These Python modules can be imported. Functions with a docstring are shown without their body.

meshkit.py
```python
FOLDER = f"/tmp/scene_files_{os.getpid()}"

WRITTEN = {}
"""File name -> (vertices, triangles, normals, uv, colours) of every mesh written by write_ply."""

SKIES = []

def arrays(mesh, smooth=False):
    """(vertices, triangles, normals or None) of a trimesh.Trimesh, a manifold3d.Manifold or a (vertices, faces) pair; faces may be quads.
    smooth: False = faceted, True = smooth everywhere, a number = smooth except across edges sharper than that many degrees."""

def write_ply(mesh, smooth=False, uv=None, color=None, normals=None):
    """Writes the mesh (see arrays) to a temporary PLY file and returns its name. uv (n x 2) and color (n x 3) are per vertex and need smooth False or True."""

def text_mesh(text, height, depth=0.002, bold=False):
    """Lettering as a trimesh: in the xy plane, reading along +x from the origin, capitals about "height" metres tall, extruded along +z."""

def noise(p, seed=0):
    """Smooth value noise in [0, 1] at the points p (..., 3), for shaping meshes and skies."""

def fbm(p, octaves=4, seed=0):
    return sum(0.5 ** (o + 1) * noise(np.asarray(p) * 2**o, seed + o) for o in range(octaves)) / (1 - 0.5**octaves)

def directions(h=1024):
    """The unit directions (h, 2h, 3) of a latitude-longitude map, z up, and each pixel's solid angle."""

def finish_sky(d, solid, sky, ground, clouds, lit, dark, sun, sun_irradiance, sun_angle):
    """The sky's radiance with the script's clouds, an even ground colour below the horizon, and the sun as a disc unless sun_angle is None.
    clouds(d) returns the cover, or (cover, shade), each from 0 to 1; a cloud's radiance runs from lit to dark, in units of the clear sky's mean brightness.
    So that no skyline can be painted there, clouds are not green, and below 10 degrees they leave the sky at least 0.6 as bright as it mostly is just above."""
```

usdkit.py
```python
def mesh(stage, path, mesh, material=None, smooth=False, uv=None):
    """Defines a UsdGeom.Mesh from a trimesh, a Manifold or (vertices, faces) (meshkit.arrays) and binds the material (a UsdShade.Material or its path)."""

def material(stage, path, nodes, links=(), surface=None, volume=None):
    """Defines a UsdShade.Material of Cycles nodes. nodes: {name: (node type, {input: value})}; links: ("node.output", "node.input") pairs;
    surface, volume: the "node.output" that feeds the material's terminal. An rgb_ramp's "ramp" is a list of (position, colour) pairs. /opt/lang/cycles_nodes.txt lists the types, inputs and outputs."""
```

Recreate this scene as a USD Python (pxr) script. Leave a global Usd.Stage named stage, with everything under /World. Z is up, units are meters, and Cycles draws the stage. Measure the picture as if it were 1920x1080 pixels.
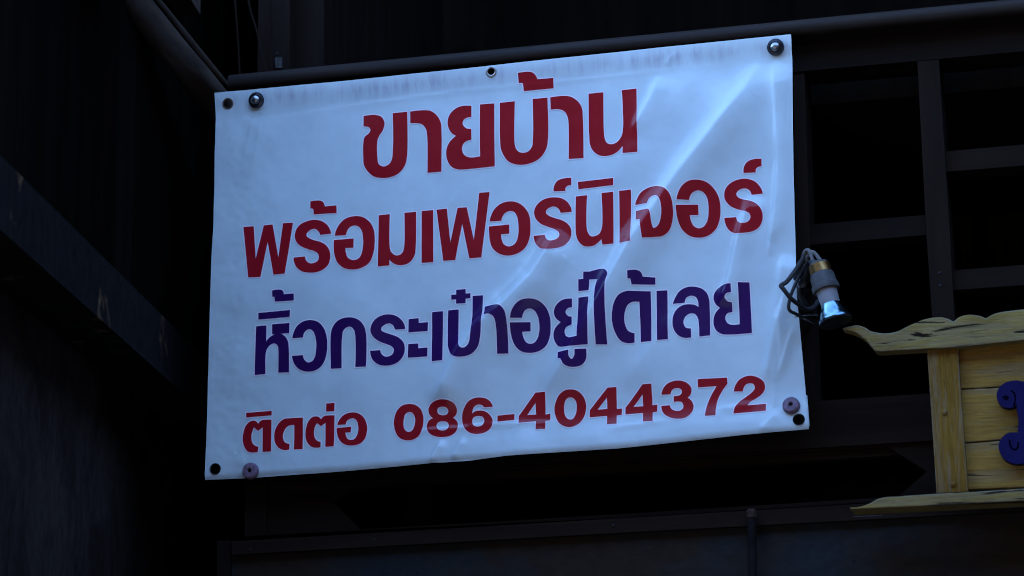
import math, random
import numpy as np
import trimesh, shapely
from shapely.geometry import Polygon, box as sbox, LineString, Point
from shapely.ops import unary_union
import usdkit, meshkit
from pxr import Usd, UsdGeom, UsdLux, UsdShade, Gf, Sdf, Vt

random.seed(7)
rng = np.random.default_rng(7)
stage = Usd.Stage.CreateInMemory()
UsdGeom.SetStageUpAxis(stage, UsdGeom.Tokens.z)
UsdGeom.SetStageMetersPerUnit(stage, 1.0)
UsdGeom.Xform.Define(stage, '/World')
UsdGeom.Scope.Define(stage, '/World/Looks')

# ------------------------------------------------------------------ camera
F = 4834.0                                   # focal length in photograph pixels (1920 wide), from the vanishing points
Xc = np.array([18900., 1384., 4834.]); Xc /= np.linalg.norm(Xc)
Zc = np.array([-172., 19230., -4834.]); Zc -= Xc * Zc.dot(Xc); Zc /= np.linalg.norm(Zc)
Yc = np.cross(Zc, Xc)
R = np.stack([Xc, Yc, Zc], 1)                # camera <- world
DIST = 5.05
view = R.T @ np.array([0., 0., -1.])
CAM = np.array([0., 0., 2.82]) - view * DIST
cam = UsdGeom.Camera.Define(stage, '/World/camera')
M = np.eye(4); M[:3, :3] = R; M[3, :3] = CAM
cam.AddTransformOp().Set(Gf.Matrix4d(*M.ravel().tolist()))
cam.CreateHorizontalApertureAttr(36.0); cam.CreateVerticalApertureAttr(20.25)
cam.CreateFocalLengthAttr(36.0 * F / 1920.0)
cam.CreateClippingRangeAttr(Gf.Vec2f(0.05, 2000))
cam.CreateFStopAttr(4.0); cam.CreateFocusDistanceAttr(4.98)
cam.CreateExposureAttr(3.2)

# ------------------------------------------------------------------ sky and sun (sun behind the house, the front in open shade)
SUN = np.array([-0.50, 0.78, 0.66]); SUN /= np.linalg.norm(SUN)
skymat = usdkit.material(stage, '/World/Looks/sky_light', {
    "s": ("sky_texture", {"sky_type": "single_scattering", "sun_disc": False, "sun_elevation": math.asin(SUN[2]),
                          "sun_rotation": math.atan2(SUN[0], SUN[1]), "altitude": 50.0, "air_density": 1.0, "aerosol_density": 0.4, "ozone_density": 5.5}),
    "b": ("background_shader", {"strength": 0.15})}, [("s.color", "b.color")], surface="b.background")
dome = UsdLux.DomeLight.Define(stage, '/World/sky')
UsdShade.MaterialBindingAPI.Apply(dome.GetPrim()).Bind(skymat)
dome.GetPrim().SetCustomDataByKey('kind', 'structure')
sun = UsdLux.DistantLight.Define(stage, '/World/sun')
sun.CreateNormalizeAttr(True); sun.CreateIntensityAttr(0.7); sun.CreateAngleAttr(0.53); sun.CreateColorAttr(Gf.Vec3f(1, .95, .87))
zb = SUN; xb = np.cross([0, 0, 1.], zb); xb /= np.linalg.norm(xb); yb = np.cross(zb, xb)
M = np.eye(4); M[0, :3] = xb; M[1, :3] = yb; M[2, :3] = zb
sun.AddTransformOp().Set(Gf.Matrix4d(*M.ravel().tolist()))


# ------------------------------------------------------------------ helpers
def ray(px, py):
    d = np.stack([np.asarray(px, float) - 960, 540 - np.asarray(py, float), np.full(np.shape(px), -F)], -1)
    return d @ R                                        # world direction
def at(px, py, y):                                      # the point of the plane y = const seen at that pixel -> (x, z)
    d = ray(px, py)
    t = (y - CAM[1]) / d[..., 1]
    p = CAM + d * np.asarray(t)[..., None]
    return p[..., [0, 2]]
def at3(px, py, y):
    q = at(px, py, y); return np.array([q[0], y, q[1]])
def topx(x, y, z):
    c = (np.stack([x, y, z], -1) - CAM) @ R.T
    return 960 + F * c[..., 0] / -c[..., 2], 540 - F * c[..., 1] / -c[..., 2]

names = {}
def path_for(name, parent):
    base = (parent.GetPath().pathString if parent is not None else '/World') + '/' + name
    n = names.get(base, 0); names[base] = n + 1
    return base if n == 0 else f'{base}_{n:03d}'
def tag(p, label=None, cat=None, group=None, kind=None):
    for k, v in (('label', label), ('category', cat), ('group', group), ('kind', kind)):
        if v: p.SetCustomDataByKey(k, v)
    return p
def thing(name, label, cat, loc=(0, 0, 0), group=None):
    x = UsdGeom.Xform.Define(stage, path_for(name, None)); x.AddTranslateOp().Set(Gf.Vec3d(*map(float, loc)))
    p = x.GetPrim(); p.SetCustomDataByKey('label', label); p.SetCustomDataByKey('category', cat)
    if group: p.SetCustomDataByKey('group', group)
    return p
def origin(parent):
    o = np.zeros(3); p = parent
    while p is not None and p.GetPath() != Sdf.Path('/World'):
        for a in p.GetAttributes():
            if a.GetName() == 'xformOp:translate': o += np.array(a.Get())
        p = p.GetParent()
    return o
def obj(name, mesh, mat, parent=None, smooth=30):
    if isinstance(mesh, list): mesh = trimesh.util.concatenate(mesh)
    mesh = mesh.copy()
    if parent is not None: mesh.apply_translation(-origin(parent))
    return usdkit.mesh(stage, path_for(name, parent), mesh, L[mat], smooth=smooth).GetPrim()
def obj_n(name, v, f, n, mat, parent=None):
    o = origin(parent) if parent is not None else 0
    m = UsdGeom.Mesh.Define(stage, path_for(name, parent))
    m.CreatePointsAttr(Vt.Vec3fArray.FromNumpy((v - o).astype(np.float32)))
    m.CreateFaceVertexCountsAttr(Vt.IntArray.FromNumpy(np.full(len(f), 3, np.int32)))
    m.CreateFaceVertexIndicesAttr(Vt.IntArray.FromNumpy(f.astype(np.int32).ravel()))
    m.CreateSubdivisionSchemeAttr('none')
    m.CreateNormalsAttr(Vt.Vec3fArray.FromNumpy(n.astype(np.float32))); m.SetNormalsInterpolation('vertex')
    UsdShade.MaterialBindingAPI.Apply(m.GetPrim()).Bind(L[mat])
    return m.GetPrim()
def prism(poly, yf, depth):                             # polygon in (x, z), front face at y = yf, going back by depth
    out = []
    for g in getattr(poly, 'geoms', [poly]):
        m = trimesh.creation.extrude_polygon(g, depth, engine='earcut')
        v = m.vertices.copy(); m.vertices = np.stack([v[:, 0], yf + depth - v[:, 2], v[:, 1]], 1)
        out.append(m)
    return trimesh.util.concatenate(out)
def pxpoly(pts, y, holes=()):
    c = lambda q: at(np.array([a for a, b in q], float), np.array([b for a, b in q], float), y)
    return Polygon(c(pts), [c(h) for h in holes])
def slab(pts, yf, depth, holes=()):
    return prism(pxpoly(pts, yf, holes), yf, depth)
def bx(x0, x1, y0, y1, z0, z1):
    m = trimesh.creation.box((x1 - x0, y1 - y0, z1 - z0)); m.apply_translation(((x0 + x1) / 2, (y0 + y1) / 2, (z0 + z1) / 2)); return m
def spline(pts, n=8):
    P = np.asarray(pts, float); P = np.vstack([2 * P[0] - P[1], P, 2 * P[-1] - P[-2]]); out = []
    for i in range(1, len(P) - 2):
        for t in np.linspace(0, 1, n, endpoint=False):
            a, b, c, d = P[i - 1:i + 3]
            out.append(.5 * (2 * b + (c - a) * t + (2 * a - 5 * b + 4 * c - d) * t * t + (3 * b - a - 3 * c + d) * t ** 3))
    out.append(P[-2]); return np.array(out)
def tube(pts, r, seg=10):
    P = np.asarray(pts, float); T = np.gradient(P, axis=0); T /= np.linalg.norm(T, axis=1, keepdims=True)
    u = np.cross(T[0], [0.31, 0.2, 0.9]); u /= np.linalg.norm(u); rings = []
    rr = np.broadcast_to(r, (len(P),)); a = np.linspace(0, 2 * np.pi, seg, endpoint=False)
    for p, t, q in zip(P, T, rr):
        u = u - t * u.dot(t); u /= np.linalg.norm(u); w = np.cross(t, u)
        rings.append(p + q * (np.cos(a)[:, None] * u + np.sin(a)[:, None] * w))
    v = np.vstack(rings + [P[:1], P[-1:]]); f = []
    for i in range(len(P) - 1):
        for k in range(seg):
            A, B = i * seg + k, i * seg + (k + 1) % seg; f += [[A, B, B + seg], [A, B + seg, A + seg]]
    e = len(P) * seg
    for k in range(seg):
        f += [[e, (k + 1) % seg, k], [e + 1, (len(P) - 1) * seg + k, (len(P) - 1) * seg + (k + 1) % seg]]
    m = trimesh.Trimesh(v, f, process=False); return m
def lathe(profile, base, axis, seg=36):                 # profile: (radius, distance along the axis)
    m = trimesh.creation.revolve(np.array(profile, float), sections=seg)
    T = trimesh.geometry.align_vectors([0, 0, 1], axis); T[:3, 3] = base
    m.apply_transform(T); return m


# ------------------------------------------------------------------ materials
L = {}
def mat(name, nodes, links, surface='p.BSDF'):
    L[name] = usdkit.material(stage, '/World/Looks/' + name, nodes, links, surface=surface)
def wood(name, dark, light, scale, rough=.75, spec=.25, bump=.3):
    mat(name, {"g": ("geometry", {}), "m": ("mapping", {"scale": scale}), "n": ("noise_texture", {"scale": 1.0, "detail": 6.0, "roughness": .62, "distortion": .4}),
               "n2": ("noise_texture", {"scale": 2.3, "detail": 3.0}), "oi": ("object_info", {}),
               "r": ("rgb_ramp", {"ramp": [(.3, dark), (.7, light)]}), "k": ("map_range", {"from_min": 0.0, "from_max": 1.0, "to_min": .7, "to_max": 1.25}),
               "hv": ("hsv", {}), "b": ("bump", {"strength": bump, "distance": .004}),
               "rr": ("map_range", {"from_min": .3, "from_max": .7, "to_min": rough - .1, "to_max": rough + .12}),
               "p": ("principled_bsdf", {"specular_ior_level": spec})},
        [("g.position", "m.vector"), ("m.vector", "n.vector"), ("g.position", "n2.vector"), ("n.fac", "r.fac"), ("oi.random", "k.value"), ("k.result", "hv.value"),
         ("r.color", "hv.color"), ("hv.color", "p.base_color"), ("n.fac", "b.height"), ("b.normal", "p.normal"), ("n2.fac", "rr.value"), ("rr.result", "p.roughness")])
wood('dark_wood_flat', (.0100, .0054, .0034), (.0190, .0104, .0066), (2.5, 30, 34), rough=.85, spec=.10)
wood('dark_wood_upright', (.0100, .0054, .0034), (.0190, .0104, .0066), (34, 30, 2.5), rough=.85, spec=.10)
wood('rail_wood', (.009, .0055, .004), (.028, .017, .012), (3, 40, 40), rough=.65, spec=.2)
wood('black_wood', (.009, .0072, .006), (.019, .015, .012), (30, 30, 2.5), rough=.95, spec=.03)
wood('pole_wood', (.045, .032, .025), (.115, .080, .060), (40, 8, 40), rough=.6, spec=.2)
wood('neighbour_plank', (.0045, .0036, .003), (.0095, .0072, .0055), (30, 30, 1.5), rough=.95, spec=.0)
# old painted board: blue paint worn to brown
def worn(name, paint, under, scale, lo, hi, rough=.6, mscale=(1, 1, 1), bump=.3, spec=.3, fine=40.):
    mat(name, {"g": ("geometry", {}), "m": ("mapping", {"scale": mscale}), "n": ("noise_texture", {"scale": scale, "detail": 7.0, "roughness": .65, "distortion": .6}),
               "f": ("noise_texture", {"scale": fine, "detail": 4.0, "roughness": .6}), "r": ("rgb_ramp", {"ramp": [(lo, paint), (hi, under)]}),
               "k": ("map_range", {"from_min": .25, "from_max": .75, "to_min": .72, "to_max": 1.25}), "hv": ("hsv", {}),
               "b": ("bump", {"strength": bump, "distance": .003}), "p": ("principled_bsdf", {"roughness": rough, "specular_ior_level": spec})},
        [("g.position", "m.vector"), ("m.vector", "n.vector"), ("m.vector", "f.vector"), ("n.fac", "r.fac"), ("f.fac", "k.value"), ("k.result", "hv.value"),
         ("r.color", "hv.color"), ("hv.color", "p.base_color"), ("f.fac", "b.height"), ("b.normal", "p.normal")])
worn('fascia_paint', (.018, .021, .023), (.028, .018, .012), 2.6, .42, .58, mscale=(1, 1, 1.5), spec=.12)
worn('beam_paint', (.018, .016, .016), (.16, .095, .05), 5.0, .60, .67, mscale=(1, 1, .6), spec=.0)
worn('plaster', (.054, .042, .037), (.028, .022, .019), 5.0, .40, .62, rough=.9, mscale=(1.3, 1.3, .8), bump=.5, spec=.0)
worn('old_roof', (.10, .06, .045), (.06, .045, .04), 6., .4, .6, rough=.85)
worn('asphalt', (.05, .05, .052), (.065, .063, .06), 1.2, .4, .6, rough=.9)
# yellow sign paint with cracks along the grain
def sign_paint(name, mscale, lo, hi, col=(.30, .165, .030), col2=(.20, .105, .020), edge=.5):
    mat(name, {"g": ("geometry", {}), "m": ("mapping", {"scale": mscale}), "n": ("noise_texture", {"scale": 1.0, "detail": 8.0, "roughness": .68, "distortion": .9}),
               "ms": ("mapping", {"scale": tuple(5.5 * q for q in mscale)}), "nf": ("noise_texture", {"scale": 1.0, "detail": 6.0, "roughness": .7, "distortion": .5}),
               "n2": ("noise_texture", {"scale": 9.0, "detail": 4.0}), "n3": ("noise_texture", {"scale": 24.0, "detail": 6.0, "roughness": .7}),
               "c": ("rgb_ramp", {"ramp": [(.35, col2), (.65, col)]}), "kf": ("map_range", {"from_min": .3, "from_max": .7, "to_min": .68, "to_max": 1.30}), "hv": ("hsv", {}),
               "w": ("rgb_ramp", {"ramp": [(lo, (1, 1, 1)), (hi, (0, 0, 0))]}), "wp": ("rgb_ramp", {"ramp": [(lo + .10, (.35, .35, .35)), (lo + .16, (0, 0, 0))]}),
               "mx": ("mix", {"color2": (.016, .010, .006)}), "m2": ("mix", {"color2": (.26, .21, .14)}), "m3": ("mix", {"color2": (.34, .30, .24)}),
               "b": ("bump", {"strength": .8, "distance": .005}), "bv": ("bevel", {"radius": .0045, "samples": 8}),
               "dt": ("vector_math", {"math_type": "dot_product"}), "er": ("map_range", {"from_min": .80, "from_max": .995, "to_min": edge, "to_max": .0, "clamp": True}),
               "en": ("map_range", {"from_min": .38, "from_max": .58, "to_min": 0., "to_max": 1.0, "clamp": True}), "em": ("math", {"math_type": "multiply"}),
               "p": ("principled_bsdf", {"roughness": .7, "specular_ior_level": .06})},
        [("g.position", "m.vector"), ("m.vector", "n.vector"), ("g.position", "ms.vector"), ("ms.vector", "nf.vector"), ("g.position", "n2.vector"), ("g.position", "n3.vector"),
         ("n2.fac", "c.fac"), ("nf.fac", "kf.value"), ("kf.result", "hv.value"), ("c.color", "hv.color"), ("n.fac", "w.fac"), ("n.fac", "wp.fac"),
         ("wp.color", "m2.fac"), ("hv.color", "m2.color1"), ("w.color", "mx.fac"), ("m2.color", "mx.color1"),
         ("bv.bevel", "dt.vector1"), ("g.normal", "dt.vector2"), ("dt.value", "er.value"), ("n3.fac", "en.value"), ("er.result", "em.value1"), ("en.result", "em.value2"),
         ("em.value", "m3.fac"), ("mx.color", "m3.color1"), ("m3.color", "p.base_color"), ("n.fac", "b.height"), ("bv.bevel", "b.normal"), ("b.normal", "p.normal")])
sign_paint('yellow_board', (4, 60, 60), .34, .38, (.40, .235, .050), (.29, .165, .034), .6)
sign_paint('yellow_trim', (5, 60, 60), .39, .43, (.34, .24, .065), (.24, .165, .045), .8)
sign_paint('yellow_post', (60, 60, 5), .31, .34, (.25, .130, .020), (.19, .096, .015), .9)
def plain(name, col, rough=.5, metal=0., spec=.5, var=.15, scale=60., bump=0.0):
    mat(name, {"g": ("geometry", {}), "n": ("noise_texture", {"scale": scale, "detail": 4.0}), "k": ("map_range", {"from_min": .3, "from_max": .7, "to_min": 1 - var, "to_max": 1 + var}),
               "hv": ("hsv", {"color": col}), "b": ("bump", {"strength": bump, "distance": .002}), "p": ("principled_bsdf", {"roughness": rough, "metallic": metal, "specular_ior_level": spec})},
        [("g.position", "n.vector"), ("n.fac", "k.value"), ("k.result", "hv.value"), ("hv.color", "p.base_color"), ("n.fac", "b.height"), ("b.normal", "p.normal")])
plain('purple_letter', (.010, .0075, .062), .6, spec=.08, bump=.3)
plain('cap_dark', (.05, .055, .07), .25, metal=.9, var=.3, scale=120)
plain('screw_steel', (.45, .46, .48), .3, metal=1.0, scale=200)
plain('washer_purple', (.22, .14, .19), .6, spec=.25, var=.3, scale=150)
plain('hole_black', (.006, .006, .006), .8)
plain('grommet_steel', (.5, .48, .45), .35, metal=1.0, var=.3, scale=200)
plain('grommet_rust', (.16, .09, .06), .6, metal=.5, var=.3, scale=200)
plain('lamp_grey', (.085, .080, .078), .6, spec=.25, var=.3, scale=80)
plain('lamp_white', (.30, .285, .29), .4, spec=.3)
plain('lamp_brass', (.40, .22, .075), .28, metal=1.0, var=.3, scale=60)
plain('lamp_mirror', (.22, .36, .44), .14, metal=1.0, var=.35, scale=70, bump=.25)
plain('lamp_glass', (.02, .02, .022), .5, spec=.15, var=.4, scale=300, bump=.5)
plain('cable_grey', (.045, .043, .043), .65, spec=.2, var=.3)
plain('cable_black', (.012, .012, .012), .5)
plain('cable_white', (.19, .18, .17), .6, spec=.2)
plain('conduit', (.012, .009, .009), .8, spec=.08, var=.4, scale=30)
plain('conduit_rust', (.055, .030, .022), .8, spec=.1, var=.5, scale=150)
plain('hinge_iron', (.05, .045, .042), .6, metal=.4, var=.4, scale=150)
# banner vinyl: white, dirty streaks under the top hem
def vinyl(name, col, spec=.6, rough=.30):
    mat(name, {"g": ("geometry", {}), "n": ("noise_texture", {"scale": 14.0, "detail": 5.0, "roughness": .6}),
               "k": ("map_range", {"from_min": .3, "from_max": .7, "to_min": .94, "to_max": 1.04}), "hv": ("hsv", {"color": col}),
               "wv": ("noise_texture", {"scale": 420.0, "detail": 1.0}), "b": ("bump", {"strength": .06, "distance": .0008}),
               "r": ("map_range", {"from_min": .3, "from_max": .7, "to_min": rough - .05, "to_max": rough + .08}),
               "p": ("principled_bsdf", {"specular_ior_level": spec})},
        [("g.position", "n.vector"), ("n.fac", "k.value"), ("k.result", "hv.value"), ("hv.color", "p.base_color"), ("n.fac", "r.value"), ("r.result", "p.roughness"),
         ("g.position", "wv.vector"), ("wv.fac", "b.height"), ("b.normal", "p.normal")])
WHITE = (.68, .785, .79)
mat('banner_vinyl', {"g": ("geometry", {}), "n": ("noise_texture", {"scale": 10.0, "detail": 5.0, "roughness": .6}),
                     "k": ("map_range", {"from_min": .3, "from_max": .7, "to_min": .93, "to_max": 1.05}), "hv": ("hsv", {"color": WHITE}),
                     "st": ("attribute", {"attribute": "stain"}), "m": ("mapping", {"scale": (70, 10, 9)}), "sn": ("noise_texture", {"scale": 1.0, "detail": 6.0, "roughness": .7}),
                     "sr": ("rgb_ramp", {"ramp": [(.45, (.12, .12, .12)), (.75, (.9, .9, .9))]}), "mu": ("math", {"math_type": "multiply"}), "mx": ("mix", {"color2": (.36, .30, .40)}),
                     "wv": ("noise_texture", {"scale": 420.0, "detail": 1.0}), "b": ("bump", {"strength": .06, "distance": .0008}),
                     "r": ("map_range", {"from_min": .3, "from_max": .7, "to_min": .17, "to_max": .28}),
                     "p": ("principled_bsdf", {"specular_ior_level": .6})},
    [("g.position", "n.vector"), ("n.fac", "k.value"), ("k.result", "hv.value"), ("hv.color", "mx.color1"), ("g.position", "m.vector"), ("m.vector", "sn.vector"), ("sn.fac", "sr.fac"),
     ("sr.color", "mu.value1"), ("st.fac", "mu.value2"), ("mu.value", "mx.fac"), ("mx.color", "p.base_color"), ("n.fac", "r.value"), ("r.result", "p.roughness"),
     ("g.position", "wv.vector"), ("wv.fac", "b.height"), ("b.normal", "p.normal")])
vinyl('ink_red', (.37, .010, .018), spec=.36, rough=.17)
vinyl('ink_blue', (.031, .007, .076), spec=.36, rough=.17)
vinyl('ink_edge', (.95, .84, .92))

# ------------------------------------------------------------------ ground
g = bx(-250, 250, -250, 250, -.2, 0)
tag(obj('ground', g, 'asphalt'), kind='structure')

# ------------------------------------------------------------------ the dark wooden house
XL = at(459, 950, 0)[0]; XR = XL + 5.2; YB = 4.2; ZE = 5.1
zrail = at(460, 170, 0)[1]; zled = at(434, 1025, -.03)[1]
house = thing('wooden_house', 'dark timber house front with a gridded window, rails and boarded panels behind the white banner', 'house', (XL, 0, 0))
hp = lambda n, m, k, **q: obj(n, m, k, house, **q)
# front: header, boards behind the banner, window grid
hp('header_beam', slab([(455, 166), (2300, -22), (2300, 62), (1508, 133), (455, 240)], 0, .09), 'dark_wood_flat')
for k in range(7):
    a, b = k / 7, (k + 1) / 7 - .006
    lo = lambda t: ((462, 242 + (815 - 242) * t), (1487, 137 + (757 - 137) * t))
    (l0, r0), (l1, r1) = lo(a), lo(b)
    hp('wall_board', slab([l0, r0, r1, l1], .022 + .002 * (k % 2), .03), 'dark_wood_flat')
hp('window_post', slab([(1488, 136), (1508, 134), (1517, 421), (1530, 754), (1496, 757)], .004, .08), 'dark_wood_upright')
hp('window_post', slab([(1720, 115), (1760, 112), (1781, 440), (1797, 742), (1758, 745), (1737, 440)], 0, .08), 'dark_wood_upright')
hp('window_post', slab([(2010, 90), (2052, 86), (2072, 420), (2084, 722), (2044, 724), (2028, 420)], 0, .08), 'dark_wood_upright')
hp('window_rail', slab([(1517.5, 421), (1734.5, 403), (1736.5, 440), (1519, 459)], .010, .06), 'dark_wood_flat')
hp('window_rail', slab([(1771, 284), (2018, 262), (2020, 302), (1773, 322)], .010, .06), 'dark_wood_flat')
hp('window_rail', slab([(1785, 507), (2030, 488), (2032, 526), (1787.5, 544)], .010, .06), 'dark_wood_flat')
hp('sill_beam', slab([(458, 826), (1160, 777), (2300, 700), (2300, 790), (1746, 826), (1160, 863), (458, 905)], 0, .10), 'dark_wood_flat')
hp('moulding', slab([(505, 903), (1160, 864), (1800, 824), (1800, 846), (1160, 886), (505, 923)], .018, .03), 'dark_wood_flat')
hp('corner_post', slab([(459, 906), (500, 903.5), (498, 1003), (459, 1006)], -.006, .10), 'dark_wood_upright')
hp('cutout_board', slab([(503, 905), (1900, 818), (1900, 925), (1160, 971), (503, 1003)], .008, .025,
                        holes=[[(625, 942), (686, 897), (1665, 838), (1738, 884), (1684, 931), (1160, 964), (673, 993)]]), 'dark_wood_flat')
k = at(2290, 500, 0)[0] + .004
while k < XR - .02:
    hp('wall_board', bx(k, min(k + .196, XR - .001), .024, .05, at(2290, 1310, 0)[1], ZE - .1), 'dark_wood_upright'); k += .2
# rounded top rail, along x
p0, p1 = at(430, 159, -.035), at(2300, -30, -.035)
a = np.linspace(-np.pi / 2, np.pi / 2, 10)
prof = [(.03, -.017), *[(-.030 - .016 * math.cos(t), .017 * math.sin(t)) for t in a], (.03, .017)]
zr = (p0[1] + p1[1]) / 2
m = trimesh.creation.extrude_polygon(Polygon(prof), p1[0] - p0[0], engine='earcut')
v = m.vertices.copy(); m.vertices = np.stack([p0[0] + v[:, 2], v[:, 0], zr + v[:, 1]], 1); m.fix_normals()
hp('top_rail', m, 'rail_wood')
# ledge, fascia boards
hp('ledge', slab([(434, 1015), (1160, 972), (1940, 925), (2300, 904), (2300, 936), (1940, 957), (1160, 999), (434, 1040)], -.034, .10), 'dark_wood_flat')
hp('edge_trim', slab([(407, 1014), (431, 1013), (431, 1330), (407, 1330)], -.03, .06), 'dark_wood_upright')
hp('fascia_panel', slab([(432.5, 1041), (1160, 1000), (1405, 986.5), (1407, 1320), (434, 1320)], -.018, .03), 'fascia_paint')
hp('fascia_panel', slab([(1408, 986), (1940, 958), (2300, 937), (2300, 1320), (1409, 1320)], -.018, .03), 'fascia_paint')
for nx_, ny_ in ((1762, 511), (1763, 535), (520, 100), (484, 960), (1150, 985), (700, 1012), (470, 1030), (1520, 1020), (1600, 1050)):
    yy = -.0345 if ny_ in (985, 1012, 1030) else -.0185 if ny_ in (1020, 1050) else .0995 if ny_ == 100 else -.0065 if ny_ == 960 else -.0005
    hp('nail_head', lathe([(0, 0), (.0030, 0), (.0026, .0012), (0, .0016)], at3(nx_, ny_, yy), [0, -1, 0], 10), 'hole_black')
# upper gallery: post, back wall, ceiling
hp('gallery_post', slab([(513, -900), (545, -900), (543, 165), (510, 165)], .10, .06), 'dark_wood_upright')
hp('gallery_door_frame', slab([(548, -900), (606, -900), (608, 165), (546, 165)], .13, .05), 'dark_wood_upright')
zfl = zrail - .02
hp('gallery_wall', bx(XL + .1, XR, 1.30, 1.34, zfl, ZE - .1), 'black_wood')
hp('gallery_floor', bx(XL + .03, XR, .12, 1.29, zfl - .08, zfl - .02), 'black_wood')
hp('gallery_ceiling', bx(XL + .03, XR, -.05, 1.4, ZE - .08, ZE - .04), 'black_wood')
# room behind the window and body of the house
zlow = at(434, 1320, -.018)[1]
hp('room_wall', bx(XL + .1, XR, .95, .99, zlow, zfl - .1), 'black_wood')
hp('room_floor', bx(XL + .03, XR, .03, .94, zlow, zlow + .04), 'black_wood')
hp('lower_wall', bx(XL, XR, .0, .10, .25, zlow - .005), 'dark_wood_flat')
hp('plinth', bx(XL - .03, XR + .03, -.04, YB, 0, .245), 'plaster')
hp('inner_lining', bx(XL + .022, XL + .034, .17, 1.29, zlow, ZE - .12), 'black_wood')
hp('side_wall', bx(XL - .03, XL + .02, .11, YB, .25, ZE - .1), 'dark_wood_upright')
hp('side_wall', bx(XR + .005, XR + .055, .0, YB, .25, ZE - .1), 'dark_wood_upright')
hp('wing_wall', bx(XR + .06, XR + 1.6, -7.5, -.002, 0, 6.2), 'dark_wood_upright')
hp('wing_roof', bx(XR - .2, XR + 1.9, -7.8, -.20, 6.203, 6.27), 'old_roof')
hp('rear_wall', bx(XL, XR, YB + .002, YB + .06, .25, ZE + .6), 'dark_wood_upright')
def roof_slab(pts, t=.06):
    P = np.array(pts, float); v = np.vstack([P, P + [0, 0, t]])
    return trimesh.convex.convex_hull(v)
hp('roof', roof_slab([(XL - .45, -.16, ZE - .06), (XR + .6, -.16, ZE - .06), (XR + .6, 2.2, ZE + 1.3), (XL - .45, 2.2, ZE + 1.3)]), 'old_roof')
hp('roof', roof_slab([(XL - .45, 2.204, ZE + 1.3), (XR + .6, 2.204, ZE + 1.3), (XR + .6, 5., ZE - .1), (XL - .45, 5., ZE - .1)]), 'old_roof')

# ------------------------------------------------------------------ neighbouring house on the left: jettied boards and beam over a plaster wall
Q = at(318, 640, 0)
AZ = math.radians(-9.0)
dW = np.array([math.sin(AZ), math.cos(AZ)]); nW = np.array([dW[1], -dW[0]])      # along the wall (away), and out of it (to the right)
q0 = np.array([Q[0], 0.0])
def onwall(px, py, off=0.0):                                                     # -> (s along wall, z)
    d = ray(px, py); o = q0 + nW * off
    t = ((o - CAM[:2]) @ nW) / (d[:2] @ nW); p = CAM + d * t
    return (p[:2] - q0) @ dW, p[2]
def wbox(s0, s1, o0, o1, z0, z1):
    m = bx(s0, s1, o0, o1, z0, z1); v = m.vertices.copy()
    xy = q0 + v[:, :1] * dW + v[:, 1:2] * nW
    m.vertices = np.column_stack([xy, v[:, 2]]); m.fix_normals(); return m
S0, S1 = -1.3, 3.2
zt, zbm = onwall(0, 290)[1], onwall(0, 430)[1]
d = ray(0, 545); p = CAM + d * ((zbm - CAM[2]) / d[2]); offp = float((p[:2] - q0) @ nW)
ZN = max(onwall(0, -45)[1], onwall(300, -45)[1], onwall(200, -45)[1])
nb = thing('neighbouring_house', 'dark neighbouring house with upright boards above a peeling beam and grey plaster wall', 'house', (q0[0], 0, 0))
np_ = lambda n, m, k, **q: obj(n, m, k, nb, **q)
np_('beam', wbox(S0, S1, -.10, 0, zbm, zt), 'beam_paint')
k = S0
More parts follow.
